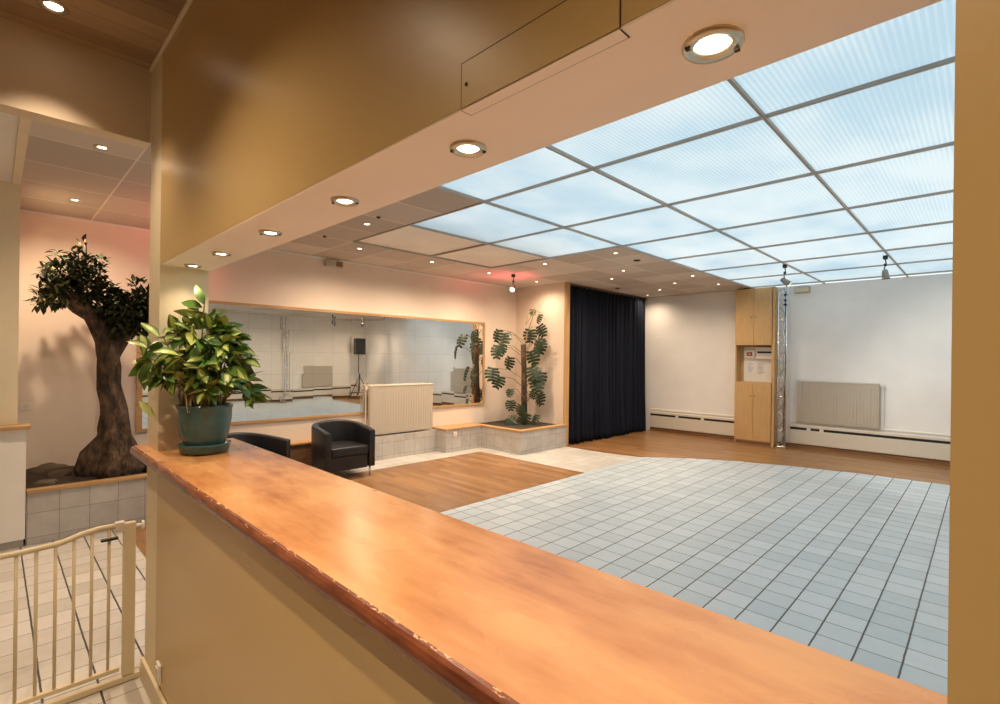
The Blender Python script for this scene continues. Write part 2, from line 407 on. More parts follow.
# skylight
sk = thing('skylight', 'large gridded skylight of ribbed translucent panels in the ceiling', 'skylight', ((XS+SX)/2, 6, ZC))
bm = bmesh.new()
box(bm, XS, SX, .95, YW, ZC+.012, ZC+.022); box(bm, XS3, XS, Y0, Y2, ZC+.012, ZC+.022)
obj('panels', bm, M['sky_panel'], sk)
obj('dim_panels', B(X4, XS3, Y0, Y2, ZC+.012, ZC+.022), M['dim_panel'], sk)
bm = bmesh.new(); w = .009
for x in GX:
    y0, y1 = (.95, YW) if x > XS-.01 else (Y0, Y2)
    if x < SX+.05 and x > X4-.1: box(bm, x-w, x+w, y0, y1, ZC-.012, ZC+.011)
for y in GY:
    if y < YW:
        x0 = X4 if Y0-.01 <= y <= Y2+.01 else XS
        box(bm, x0, SX, y-w, y+w, ZC-.010, ZC+.0105)
obj('grid', bm, M['tbar'], sk)
# light well above the skylight: kerb walls, and the roof over the rest
bm = bmesh.new()
box(bm, -6.9, XS3-.02, -2.6, YW+.15, 3.42, 3.5)
box(bm, -6.9, XR+.15, -2.6, .93, 3.42, 3.5); box(bm, SX+.02, XR+.15, -2.6, YW+.15, 3.42, 3.5)
struct('ceiling_roof_deck', bm, M['white'], label='roof deck beside the skylight well', cat='ceiling')
bm = bmesh.new()
box(bm, -6.95, -6.9, -2.6, YW+.15, 2.9, 3.5); box(bm, -6.9, XR+.15, YW+.15, YW+.2, 2.9, 3.5); box(bm, XR+.15, XR+.2, -2.6, YW+.2, 2.9, 3.5); box(bm, -6.95, XR+.2, -2.65, -2.6, 2.9, 3.5)
struct('wall_roof_kerb', bm, M['white'], label='roof kerb', cat='wall')

# ---------------------------------------------------------------- trims
struct('baseboard_bar', B(XL-.014, -.03, YF-.016, YF-.001, 0, .105), M['ivory'], bevel=.003, label='ivory baseboard at the foot of the bar wall', cat='baseboard')
struct('baseboard_far', B(XC+.1, XR, YW-.02, YW-.001, 0.004, .075), M['brown_trim'], label='brown wooden baseboard along far wall', cat='baseboard')
struct('baseboard_right', B(XR-.02, XR-.001, YB, YW-.03, 0.004, .09), M['brown_trim'], label='brown wooden baseboard on wall opposite mirror', cat='baseboard')
struct('trim_4', B(XC-.035, XC+.02, YJ-.045, YJ+.06, 0, ZC-.002), M['oak_post'], bevel=.003, label='oak post between planter wall and curtain', cat='trim')
struct('trim_5', B(XC-.05, XC-.02, YJ+.07, YW-.001, ZC-.03, ZC-.002), M['brown_trim'], label='dark curtain pelmet strip on ceiling', cat='trim')

# ---------------------------------------------------------------- bar counter
t = thing('bar_counter', 'long varnished beech bar counter with dark red rounded edge', 'counter', (-1.5, .69, 1.10))
bm = bmesh.new(); box(bm, -2.72, -.019, .487, .911, 1.102, 1.147); box(bm, -2.965, -2.72, .487, YF-.001, 1.102, 1.147); box(bm, -2.9, -2.72, YB+.001, .911, 1.102, 1.147)
obj('worktop', bm, M['counter'], t)
bm = bmesh.new()
def bull(n=8, r=.0225): return [(.487 - .017*math.sin(PI*i/n), 1.1245 - r*math.cos(PI*i/n)) for i in range(n+1)]
prism(bm, bull(), 'x', -2.965, -.019)
obj('rounded_edge', bm, M['nosing'], t, smooth=False)
bm = bmesh.new(); prism(bm, [(.911, 1.102), (.911, 1.147), (.922, 1.138), (.922, 1.110)], 'x', -2.9, -.019); obj('back_edge', bm, M['nosing'], t)

# access hatch in the beam
t = thing('access_hatch', 'flush beige access hatch with lock in beam over the counter', 'hatch', (-.47, YF, 2.0))
obj('front_panel', B(-.618, -.325, YF-.002, YF-.0005, 2.007, 2.079), M['bar'], t)
obj('bottom_panel', B(-.618, -.325, YF-.001, YF+.02, 2.0035, 2.0048), M['soffit'], t)
bm = bmesh.new()
box(bm, -.3255, -.3235, YF-.0015, YF, 2.007, 2.081); box(bm, -.6200, -.618, YF-.0015, YF, 2.007, 2.081); box(bm, -.62, -.3235, YF-.0015, YF, 2.079, 2.081)
box(bm, -.62, -.3235, YF+.02, YF+.0215, 2.0040, 2.0049); box(bm, -.62, -.618, YF, YF+.0215, 2.0040, 2.0049); box(bm, -.3255, -.3235, YF, YF+.0215, 2.0040, 2.0049)
obj('joint', bm, M['seam'], t)
bm = bmesh.new(); tube(bm, [(-.606, YF-.0035, 2.042), (-.606, YF, 2.042)], .003); obj('lock', bm, M['seam'], t)

# ---------------------------------------------------------------- downlights
def downlight(name, x, y, z, r, label, group, watts, size, big=False, col=WARM):
    t = thing(name, label, 'spotlight', (x, y, z), group)
    bm = bmesh.new(); lathe(bm, [(r*.58, z-.001), (r*.64, z-.006), (r*.92, z-.0075), (r, z-.004), (r*1.0, z-.0005)], x, y, 28)
    obj('ring', bm, M['steel'], t, smooth=True)
    bm = bmesh.new(); lathe(bm, [(r*.59, z-.0012), (r*.40, z-.005 if big else z-.003), (0, z-.007 if big else z-.004)], x, y, 24)
    obj('lens', bm, M['lens'], t, smooth=True)
    if big:
        for s in (-1, 1):
            bm = bmesh.new(); box(bm, x+s*r*.60-.003, x+s*r*.60+.003, y+s*r*.60-.003, y+s*r*.60+.003, z-.010, z-.0065); obj('clip', bm, M['seam'], t)
    spot_lamp('lamp', (x, y, z-.012), (x, y, 0), watts, col, size, .8 if size < 150 else 1, t, .025)
    return t
ordn = ['nearest of six', 'second from the right', 'third from the right', 'fourth from the right', 'fifth from the right', 'right above the potted plant']
for i, x in enumerate([-.253, -.719, -1.199, -1.695, -2.20, -2.60]):
    downlight('recessed_spotlight', x, .64, ZS, .037 if i == 0 else .036, 'lit round spotlight in peach soffit over the counter, ' + ordn[i], 'spotlights in the bar soffit', SOFFIT_W*(.45 if i == 5 else 1), 120, True)
CE = [(-4.289, .507, 'lit ceiling spotlight in hall, nearer one above the gate'), (-5.95, .513, 'lit ceiling spotlight in hall, farther one above the olive tree'),
 (-4.679, 2.752, 'small ceiling spotlight nearest the soffit, left of the pale panels'), (-5.824, 3.322, 'small ceiling spotlight above the mirror, right of the grey wall box'),
 (-5.832, 4.508, 'small ceiling spotlight above mirror, second in the mirror row'), (-5.872, 5.719, 'small ceiling spotlight just left of the pink hanging lamp'),
 (-4.675, 5.707, 'small ceiling spotlight at the corner of the skylight panels, in front of planter'), (-5.868, 6.929, 'small ceiling spotlight above the climbing plant by the short wall'),
 (-3.496, 5.726, 'small ceiling spotlight closest to skylight notch, above tiles'), (-4.09, 6.937, 'small ceiling spotlight, upper one of the pair left of the dark curtain top'),
 (-4.669, 7.528, 'small ceiling spotlight, lower one of the pair by the curtain top'), (-3.477, 8.091, 'small ceiling spotlight beside skylight edge, second from cabinet'),
 (-4.059, 8.684, 'small ceiling spotlight in the middle of the row before far wall'), (-4.671, 9.32, 'small ceiling spotlight near the curtain, close to far wall'),
 (-5.266, 9.942, 'small ceiling spotlight in the corner where curtain meets far wall'), (-3.514, 9.295, 'small ceiling spotlight nearest the oak cabinet top')]
CE += [(2.6, y, 'ceiling spotlight over the opposite side, seen in mirror, ' + w) for y, w in ((2.2, 'nearest the bar'), (4.5, 'second from the bar'), (6.9, 'third from the bar'), (9.3, 'closest to far wall'))]
for x, y, lb in CE:
    downlight('ceiling_spotlight', x, y, ZC-.001 if y > .6 else ZC-.001, .045, lb, 'ceiling spotlights', CEIL_W*(1.5 if x > 0 else .7 if (x < -5 and 6 < y < 8) else 1.7 if (x < -5 and 3 < y < 6) else .5 if y > 8 else 1.25 if y < .6 else .9), 158)
for x, y, lb in [(-2.69, .16, 'lit spotlight in the dark plank ceiling at top left'), (-1.6, -.25, 'spotlight in the plank ceiling above the bar'), (-.1, -.6, 'spotlight in the plank ceiling behind the camera')]:
    downlight('bar_spotlight', x, y, ZC, .05, lb, 'plank ceiling spotlights', BAR_W*(.5 if x < -2 else 1.15 if x < -1 else 1.3), 90 if x < -2 else 120)

# ---------------------------------------------------------------- hanging track spots
def clamp_spot(x, y, aim, label, watts=0, col=WARM, lens='lens', ln=.24):
    t = thing('hanging_spotlight', label, 'spotlight', (x, y, ZC))
    z0 = ZC-.02
    bm = bmesh.new(); box(bm, x-.025, x+.025, y-.025, y+.025, z0-.05, z0); obj('clamp', bm, M['black'], t, bevel=.004)
    bm = bmesh.new(); tube(bm, [(x, y, z0-.05), (x+.01, y, z0-.12), (x-.012, y, z0-.16), (x, y, z0-ln+.04)], .007, 8); box(bm, x-.014, x+.014, y-.014, y+.014, z0-.135, z0-.105)
    obj('arm', bm, M['black'], t)
    c = Vector((x, y, z0-ln)); d = Vector(aim).normalized()
    bm = bmesh.new(); tube(bm, [c-d*.06, c-d*.055, c-d*.01, c+d*.05, c+d*.07], [.012, .028, .036, .042, .047], 16); obj('lamp_can', bm, M['gunmetal'], t, smooth=True)
    bm = bmesh.new(); tube(bm, [c+d*.0705, c+d*.073], .04, 16); obj('lens', bm, M[lens] if watts else M['plastic'], t)
    if watts: spot_lamp('lamp', tuple(c+d*.085), tuple(c+d*2), watts, col, 100, .8, t, .03)
    return t
clamp_spot(-2.055, 7.878, (.55, .4, -.5), 'lit spotlight hanging from skylight grid in front of the truss', 130, (1, .93, .82))
clamp_spot(-.935, 8.03, (.1, .1, -1), 'unlit spotlight hanging from skylight grid above the wall radiator', 0)
clamp_spot(-5.575, 5.99, (.35, -.65, -.55), 'pink lit spotlight hanging from ceiling at the mirror end', RED_W*.25, (1, .35, .3), 'lens_pink', .22)
bm_t = spot_lamp('added_red_glow_lamp', (-5.75, 6.15, 2.55), (-5.85, 6.1, 3.0), RED_W*.35, (1, .12, .15), 150, .6)  # added lamp without fixture, reddens the ceiling near the pink spotlight
clamp_spot(-5.6, 1.9, (-.8, -.5, -.15), 'unseen added red spotlight on hall ceiling behind the bar wall', RED_W*.3, (1, .3, .25), 'lens_pink', .22)  # spotlight added out of sight to redden the olive tree wall
spot_lamp('added_red_glow_lamp', (-5.6, 1.75, 2.5), (-5.7, 1.6, 3.0), RED_W*.35, (1, .12, .15), 150, .6)  # second added bare lamp, for the red glow on the hall ceiling
clamp_spot(2.6, 8.2, (.6, .3, -.6), 'lit spotlight near loudspeaker, left of two in mirror', 10)
clamp_spot(2.6, 9.4, (.6, .3, -.6), 'lit spotlight near loudspeaker, right of two in mirror', 10)
for x, y, lb in [(-5.53, 2.70, 'dark ceiling sensor dot nearest the soffit above the mirror'), (-4.355, 2.69, 'dark ceiling sensor dot by the pale panels'), (-3.52, 6.33, 'dark oval vent beside skylight notch'), (-5.2, 8.6, 'dark vent in ceiling above the curtain')]:
    bm = bmesh.new(); r = .022 if y < 5 else .05; lathe(bm, [(r, ZC-.001), (r*.9, ZC-.012), (r*.4, ZC-.018), (0, ZC-.018)], x, y, 16); tag(obj('ceiling_sensor', bm, M['seam'], smooth=True), lb, 'sensor')

# ---------------------------------------------------------------- mirror
t = thing('wall_mirror_panel', 'long wall mirror of square mirror tiles in a thin oak frame', 'mirror', (XM, 3.8, .7))
y0, y1, z0, z1 = 1.12, 6.47, .712, 2.247; f = .035
obj('glass', B(XM+.002, XM+.012, y0+f, y1-f, z0+f, z1-f), M['mirror'], t)
for a in ((y0, y1, z1-f, z1), (y0, y1, z0, z0+f), (y0, y0+f+.02, z0+f, z1-f), (y1-f, y1, z0+f, z1-f)):
    obj('frame_rail', B(XM+.001, XM+.025, *a), M['oak_frame'], t)

# ---------------------------------------------------------------- radiators
def radiator(name, label, axis, base, a0, a1, z0, z1, sgn, thick=.075):
    """axis 'x': wall at x=base, radiator along y; axis 'y': wall at y=base, along x. sgn = direction out of wall"""
    ctr = (base, (a0+a1)/2, z0) if axis == 'x' else ((a0+a1)/2, base, z0)
    t = thing(name, label, 'radiator', ctr)
    def bx(bm, u0, u1, d0, d1, za, zb):
        p, q = sorted((base+sgn*d0, base+sgn*d1))
        if axis == 'x': box(bm, p, q, u0, u1, za, zb)
        else: box(bm, u0, u1, p, q, za, zb)
    bm = bmesh.new(); bx(bm, a0, a1, .03, thick-.006, z0, z1)
    n = int((a1-a0)/.048)
    for i in range(n):
        u = a0+.012+(a1-a0-.024)*(i+.5)/n; bx(bm, u-.015, u+.015, thick-.006, thick-.0015, z0+.02, z1-.02)
    obj('panel', bm, M['radiator'], t, bevel=.002)
    bm = bmesh.new(); bx(bm, a0-.004, a1+.004, .026, thick+.003, z1-.012, z1+.004); obj('top_grille', bm, M['offwhite'], t)
    e = a0 if axis == 'x' else a1; s = -1 if axis == 'x' else 1
    bm = bmesh.new(); bx(bm, min(e, e+s*.06), max(e, e+s*.06), .04, .06, z1-.05, z1-.03); bx(bm, min(e+s*.035, e+s*.06), max(e+s*.035, e+s*.06), .035, .065, z1-.07, z1-.005); obj('valve', bm, M['plastic'], t, bevel=.003)
    bm = bmesh.new(); bx(bm, min(e+s*.042, e+s*.054), max(e+s*.042, e+s*.054), .045, .057, z0-.02 if axis == 'y' else z0, z1-.05); obj('pipe', bm, M['offwhite'], t)
    for u in (a0+.15, a1-.15):
        bm = bmesh.new(); bx(bm, u-.015, u+.015, .001, .032, z0+.05, z1-.05); obj('bracket', bm, M['offwhite'], t)
radiator('panel_radiator', 'wide beige ribbed radiator on white far wall right of truss', 'y', YW, -2.475, -1.26, .485, 1.235, -1)
radiator('panel_radiator', 'beige ribbed radiator standing in front of the wall mirror', 'x', XM+.03, 3.985, 5.175, .392, 1.145, 1, .10)
radiator('panel_radiator', 'beige radiator beside loudspeaker seen only in the mirror', 'x', XR, 7.9, 9.0, .485, 1.18, -1)

# ---------------------------------------------------------------- baseboard convector casings
def casing(x0, x1, gaps, label):
    t = thing('skirting_heater', label, 'heater', ((x0+x1)/2, YW, .08))
    bm = bmesh.new(); prism(bm, [(YW-.001, .385), (YW-.055, .385), (YW-.055, .42), (YW-.045, .435), (YW-.001, .435)], 'x', x0, x1); obj('top_casing', bm, M['offwhite'], t)
    bm = bmesh.new(); prism(bm, [(YW-.001, .462), (YW-.02, .462), (YW-.02, .480), (YW-.001, .486)], 'x', x0, x1); obj('wall_rail', bm, M['plastic'], t)
    obj('slot', B(x0+.003, x1-.003, YW-.045, YW-.001, .340, .385), M['black'], t)
    obj('lower_panel', B(x0, x1, YW-.05, YW-.001, .085, .340), M['offwhite'], t, bevel=.004)
    for g in gaps: obj('clip', B(g-.03, g+.03, YW-.052, YW-.0455, .341, .384), M['plastic'], t)
casing(-5.37, -3.50, (-4.75, -4.2), 'long white skirting heater with dark slot left of oak cabinet')
casing(-2.58, XR-.03, (-2.28, -2.08, .9), 'long white skirting heater with dark slot below far wall radiator')
t = thing('skirting_heater', 'long white skirting heater on the wall opposite mirror', 'heater', (XR, 6, .09))
obj('lower_panel', B(XR-.08, XR-.001, 2, 9.9, .10, .34), M['offwhite'], t); obj('slot', B(XR-.06, XR-.001, 2, 9.9, .34, .39), M['black'], t); obj('top_casing', B(XR-.09, XR-.001, 2, 9.9, .39, .46), M['offwhite'], t)

# ---------------------------------------------------------------- tall oak cabinet
cx0, cx1, cy0 = -3.49, -2.79, 10.10
t = thing('tall_cabinet', 'floor to ceiling light oak cabinet with four doors and open niche', 'cabinet', ((cx0+cx1)/2, 10.2, 0))
bm = bmesh.new(); T = .02
box(bm, cx0, cx0+T, cy0+.02, YW-.001, 0.004, 2.968); box(bm, cx1-T-.03, cx1, cy0, YW-.001, .004, 2.968)
box(bm, cx0+T, cx1-T-.03, YW-.02, YW-.001, .06, 2.968)
for z in (.06, 1.16, 1.885, 2.945): box(bm, cx0+T, cx1-T-.03, cy0+.02, YW-.02, z, z+.022)
obj('body', bm, M['oak'], t)
xm = (cx0+cx1-.03)/2
for z0_, z1_, hz in ((.08, 1.175, .92), (1.89, 2.965, (2.42))):
    for s in (-1, 1):
        xa, xb = (cx0+.003, xm-.002) if s < 0 else (xm+.002, cx1-.035)
        d = obj('door', B(xa, xb, cy0, cy0+.018, z0_, z1_), M['oak'], t, bevel=.002)
        bm = bmesh.new(); hx = xm+s*.035; tube(bm, [(hx, cy0-.022, hz), (hx, cy0-.016, hz), (hx, cy0, hz)], [.011, .012, .006], 12); o = obj('knob', bm, M['brown_trim'], t)
        o.parent = d; o.location = (0, 0, 0); ORG[o.name] = ORG[d.name]
bm = bmesh.new(); tube(bm, [(xm+.02, cy0-.006, 1.95), (xm+.02, cy0, 1.95)], .010, 12); obj('lock', bm, M['steel'], t)
obj('plinth', B(cx0+.01, cx1-.04, cy0+.03, cy0+.05, .004, .06), M['brown_trim'], t)
# niche contents, on the niche back panel
bx0, bx1 = -3.40, -2.86; yb = YW-.05
t = thing('notice_panel', 'white notice board with papers inside the cabinet niche', 'board', (-3.13, yb, 1.19))
obj('board', B(bx0, bx1, yb, yb+.028, 1.184, 1.86), M['plastic'], t)
obj('paper_sheet', B(bx0+.06, bx0+.22, yb-.003, yb-.0005, 1.35, 1.58), M['papr'], t)
obj('paper_sheet', B(bx0+.24, bx0+.42, yb-.003, yb-.0005, 1.32, 1.57), M['papr'], t)
bm = bmesh.new(); r2 = random.Random(3)
for k in range(9): z = 1.37+.022*k; box(bm, bx0+.075, bx0+.075+r2.uniform(.06, .13), yb-.0045, yb-.003, z, z+.006)
obj('printed_lines', bm, M['bluink'], t)
bm = bmesh.new()
for k in range(9): z = 1.34+.024*k; box(bm, bx0+.255, bx0+.255+r2.uniform(.06, .14), yb-.0045, yb-.003, z, z+.006)
obj('printed_lines', bm, M['ink'], t)
t = thing('alarm_box', 'small white alarm box with red window in cabinet niche', 'box', (-3.29, yb-.03, 1.65))
obj('case', B(bx0+.03, bx0+.21, yb-.05, yb-.001, 1.64, 1.80), M['plastic'], t, bevel=.004)
obj('red_window', B(bx0+.07, bx0+.17, yb-.056, yb-.05, 1.685, 1.755), M['red'], t)
obj('white_bar', B(bx0+.095, bx0+.145, yb-.060, yb-.056, 1.713, 1.728), M['plastic'], t)
t = thing('fuse_box', 'white fuse box with dark switch row in cabinet niche', 'box', (-3.05, yb-.04, 1.65))
obj('case', B(bx0+.24, bx1-.01, yb-.07, yb-.001, 1.63, 1.85), M['plastic'], t, bevel=.004)
obj('switch_row', B(bx0+.27, bx1-.02, yb-.077, yb-.07, 1.735, 1.77), M['black'], t)
obj('cover_strip', B(bx0+.27, bx1-.02, yb-.074, yb-.07, 1.66, 1.70), M['offwhite'], t)

# ---------------------------------------------------------------- trusses
def truss(x, y, w, z1, label, base):
    t = thing('lighting_truss', label, 'truss', (x, y, 0.003))
    c = [(x-w/2, y-w*.43), (x+w/2, y-w*.43), (x, y+w*.43)]
    for px, py in c:
        bm = bmesh.new(); tube(bm, [(px, py, .02), (px, py, z1)], .013, 10); obj('chord', bm, M['chrome'], t, smooth=True)
    bm = bmesh.new(); h = .16; n = int((z1-.05)/h)
    for a, b in ((0, 1), (1, 2), (2, 0)):
        for k in range(n):
            p, q = (c[a], c[b]) if k % 2 == 0 else (c[b], c[a])
            tube(bm, [(*p, .04+k*h), (*q, .04+(k+1)*h)], .0065, 6)
    obj('bracing', bm, M['chrome'], t)
    for ze in (.03, z1-.01):
        bm = bmesh.new()
        for a in range(3): tube(bm, [(*c[a], ze), (*c[(a+1) % 3], ze)], .008, 6)
        obj('end_ring', bm, M['chrome'], t)
    obj('base_plate', B(x-w/2-.02, x+w/2+.02, y-w/2-.02, y+w/2+.02, .004, .018), M['steel'], t)
truss(-2.665, 10.16, .13, 2.94, 'slim chrome lattice truss standing beside the oak cabinet', 0)
truss(XR-.35, 7.1, .16, 2.94, 'chrome lattice truss at wall opposite mirror, seen reflected', 0)
bm = bmesh.new(); tube(bm, [(-2.60, 10.05, 2.86), (-2.61, 10.05, 2.3), (-2.595, 10.055, 1.5), (-2.61, 10.05, .6), (-2.6, 10.05, .04)], .007, 8)
for z in (2.78, 2.68, 2.6): box(bm, -2.63, -2.585, 10.03, 10.07, z, z+.03)
tag(obj('power_cable', bm, M['black']), 'black cable taped down the chrome truss beside the cabinet', 'cable')
# wall boxes
t = thing('emergency_light', 'cream emergency light box high on far wall right of truss', 'light', (-2.4, YW, 2.84))
obj('case', B(-2.53, -2.28, YW-.07, YW-.001, 2.845, 2.96), M['radiator'], t, bevel=.006); obj('diffuser', B(-2.51, -2.30, YW-.078, YW-.07, 2.86, 2.945), M['ivory'], t)
t = thing('exit_light_box', 'small grey metal wall box hanging under ceiling above the mirror', 'box', (XM, 3.42, 2.87))
obj('case', B(XM+.001, XM+.07, 3.29, 3.555, 2.865, 2.955), M['steel'], t, bevel=.004); obj('front_plate', B(XM+.07, XM+.075, 3.31, 3.43, 2.875, 2.945), M['radiator'], t); obj('front_plate', B(XM+.07, XM+.075, 3.44, 3.54, 2.875, 2.945), M['brown_trim'], t)

# ---------------------------------------------------------------- curtains
def curtain(y0, y1, label, seed, flare):
    r = random.Random(seed); bm = bmesh.new(); n = 140; nz = 26
    rows = []
    ph = [r.uniform(0, 6) for _ in range(4)]
    for j in range(nz+1):
        tz = j/nz; z = .012 + (2.932-.012)*tz; row = []
        for i in range(n+1):
            u = i/n; low = (1-tz)
            y = y0 + (y1-y0)*u + .02*math.sin(u*9+ph[3])*low
            amp = .030 + .022*low
            x = XC + amp*(math.sin(u*(y1-y0)*2*PI/.15 + ph[0] + 1.6*math.sin(u*7+ph[1])*(1+.4*low)) + .35*math.sin(u*(y1-y0)*2*PI/.071+ph[2])) + flare*low**4*(.6+.4*math.sin(u*17+ph[2]))
            row.append(bm.verts.new((x, y, z)))
        rows.append(row)
    for a, b in zip(rows, rows[1:]):
        for i in range(n): bm.faces.new((a[i], a[i+1], b[i+1], b[i]))
    o = obj('curtain', bm, M['curtain'], smooth=True)
    s = o.modifiers.new('solid', 'SOLIDIFY'); s.thickness = .004
    tag(o, label, 'curtain', 'navy curtains')
curtain(7.445, 8.45, 'dark navy floor-length curtain panel next to the oak post', 1, .05)
curtain(8.47, 10.27, 'wider dark navy curtain panel reaching the far wall', 2, .09)
bm = bmesh.new(); tube(bm, [(XC, 7.44, 2.945), (XC, 10.3, 2.945)], .01, 8); tag(obj('curtain_rail', bm, M['black']), 'thin dark rail carrying the navy curtains', 'rail')

# ---------------------------------------------------------------- planters
def wtrim(bm, x0, x1, y0, y1, z, w): # border boards
    box(bm, x0, x1, y0, y0+w, z, z+.028); box(bm, x0, x1, y1-w, y1, z, z+.028); box(bm, x1-w, x1, y0+w, y1-w, z, z+.028)
g = .002
t = thing('tiled_planter', 'low grey tiled planter box with wooden rim holding olive tree', 'planter', (-6.1, .7, 0))
obj('tiled_front', B(-5.70, -5.622, .206, 1.45, 0.002, .43), M['tile_planterX'], t)
obj('tiled_end', B(XM+g, -5.702, 1.37, 1.45, 0.002, .43), M['tile_planterY'], t)
bm = bmesh.new(); box(bm, -5.69, -5.60, .206, 1.47, .43, .458); box(bm, XM+g, -5.69, 1.38, 1.47, .43, .458); obj('wooden_rim', bm, M['oak_frame'], t, bevel=.004)
bm = bmesh.new(); n = 16; gr = [[None]*(n+1) for _ in range(n+1)]
for i in range(n+1):
    for j in range(n+1):
        x = XM+.004 + (1.05-.01)*i/n; y = .16+(1.2)*j/n
        gr[i][j] = bm.verts.new((x, y, .41 + .05*noise.noise(Vector((x*4, y*4, 0))) + .03*(1-i/n)))
for i in range(n):
    for j in range(n): bm.faces.new((gr[i][j], gr[i+1][j], gr[i+1][j+1], gr[i][j+1]))
obj('soil', bm, M['soil'], t, smooth=True)
def rock(x, y, z, s, seed, label):
    bm = bmesh.new(); bmesh.ops.create_icosphere(bm, subdivisions=3, radius=1)
    for v in bm.verts:
        k = 1+.35*noise.noise(v.co*1.3+Vector((seed, 0, 0))); v.co = Vector((v.co.x*s[0]*k+x, v.co.y*s[1]*k+y, v.co.z*s[2]*k+z))
    tag(obj('rock', bm, M['rock'], smooth=True), label, 'rock', 'rocks in the olive planter')
rock(-6.52, .40, .45, (.11, .13, .06), 1, 'rounded brown rock by the wall in olive planter')
rock(-6.30, .46, .44, (.10, .09, .04), 5, 'flat brown rock left of the olive trunk')
rock(-5.98, .34, .43, (.06, .08, .03), 9, 'small flat rock behind planter rim, left of trunk')
rock(-5.98, 1.14, .45, (.07, .06, .05), 12, 'small dark rock right of the olive trunk')

t = thing('ledge', 'low tiled ledge with wooden top along the foot of mirror wall', 'ledge', (-6.7, 3.3, 0))
obj('tiled_face', B(XM+g, -6.62, 3.9, 5.268, .002, .365), M['tile_planterX'], t)
obj('wooden_face', B(XM+g, -6.62, 1.475, 3.898, .002, .385), M['ledge_wood'], t)
obj('wooden_top', B(XM+g, -6.60, 1.475, 3.90, .386, .41), M['oak_frame'], t, bevel=.003)
t = thing('planter_bench', 'L-shaped tiled planter bench with wooden top in mirror wall corner', 'planter', (-6.1, 6.3, 0))
for q in ((-6.46, -6.38, 5.27, 6.07), (-5.52, -5.44, 6.07, YJ-.05)): obj('tiled_face', B(*q, .002, .37), M['tile_planterX'], t)
for q in ((XM+g, -6.461, 5.27, 5.35), (-6.46, -5.521, 6.07, 6.15)): obj('tiled_side', B(*q, .002, .37), M['tile_planterY'], t)
bm = bmesh.new(); z = .371
box(bm, XM+g, -6.365, 5.255, 6.055, z, z+.026)
box(bm, XM+g, -5.42, 6.055, 6.17, z, z+.026); box(bm, -5.54, -5.42, 6.17, YJ-.05, z, z+.026)
obj('wooden_top', bm, M['oak_frame'], t, bevel=.003)
obj('soil', B(XM+g, -5.542, 6.172, YJ-g, .30, .365), M['soil'], t)
def socket(name, label, x, y, z, nx, ny):
    t = thing(name, label, 'socket', (x, y, z))
    if nx:
        obj('plate', B(min(x, x+nx*.009), max(x, x+nx*.009), y-.04, y+.04, z, z+.08), M['plastic'], t, bevel=.003)
        bm = bmesh.new(); tube(bm, [(x+nx*.009, y, z+.04), (x+nx*.011, y, z+.04)], .02, 16); obj('socket_well', bm, M['offwhite'], t)
    else:
        obj('plate', B(x-.03, x+.03, min(y, y+ny*.012), max(y, y+ny*.012), z, z+.085), M['plastic'], t, bevel=.003)
        obj('rocker', B(x-.018, x+.018, min(y+ny*.012, y+ny*.016), max(y+ny*.012, y+ny*.016), z+.015, z+.07), M['offwhite'], t)
socket('wall_socket', 'white socket on tiled face of the planter bench', -6.379, 5.46, .26, 1, 0)
socket('wall_socket', 'small white socket on wall left of the olive trunk', XM+.001, .235, 1.02, 1, 0)
socket('wall_switch', 'cream switch plate low on beige bar wall above the baseboard', -2.62, YF-.001, .135, 0, -1)

# ---------------------------------------------------------------- hall cabinet at left edge
t = thing('low_cabinet', 'white low cabinet with wooden top at left edge beyond the gate', 'cabinet', (-5.7, -.2, 0))
obj('body', B(-5.699, -5.62, -1.2, .2, .06, .965), M['white'], t)
obj('plinth', B(-5.699, -5.63, -1.2, .19, .002, .06), M['tbar'], t)
obj('wooden_top', B(-5.699, -5.55, -1.2, .225, .967, 1.0), M['oak_frame'], t, bevel=.008)

# ---------------------------------------------------------------- safety gate
t = thing('safety_gate', 'cream metal child safety gate across the opening left of bar', 'gate', (XL+.0, .05, 0))
xg = XL-.04
bm = bmesh.new(); tube(bm, [(xg, -.40, .725), (xg, .10, .728), (xg, .22, .735), (xg, .30, .758), (xg, .36, .768), (xg, .46, .768)], .013, 10); obj('top_rail', bm, M['ivory'], t, smooth=True)
bm = bmesh.new(); box(bm, xg-.014, xg+.014, -.41, .525, .004, .032); obj('bottom_rail', bm, M['ivory'], t, bevel=.004)
bm = bmesh.new(); box(bm, xg-.012, xg+.012, -.40, .44, .065, .085); obj('lower_bar', bm, M['ivory'], t, bevel=.003)
for k in range(13):
    y = .397-.0635*k; zt = .76 if y > .3 else .735 if y > .2 else .725
    bm = bmesh.new(); tube(bm, [(xg, y, .08), (xg, y, zt)], .0065, 8); obj('bar', bm, M['ivory'], t, smooth=True)
obj('latch_post', B(xg-.015, xg+.015, .450, .500, .035, .775), M['ivory'], t, bevel=.005)
obj('latch_post', B(xg-.013, xg+.013, -.419, -.395, .035, .74), M['ivory'], t, bevel=.005)
bm = bmesh.new(); box(bm, xg-.018, xg+.018, .418, .455, .735, .785); obj('latch_handle', bm, M['offwhite'], t, bevel=.005)
obj('latch_lever', B(xg-.006, xg+.018, .365, .43, .705, .715), M['black'], t)
bm = bmesh.new(); tube(bm, [(xg, .50, .75), (xg, YF-.002, .75)], .009, 10); tube(bm, [(xg, YF-.012, .75), (xg, YF-.002, .75)], .02, 12); obj('wall_cup', bm, M['plastic'], t)
bm = bmesh.new(); tube(bm, [(xg, .52, .045), (xg, YF-.002, .045)], .009, 10); tube(bm, [(xg, YF-.012, .045), (xg, YF-.002, .045)], .02, 12); obj('wall_cup', bm, M['plastic'], t)

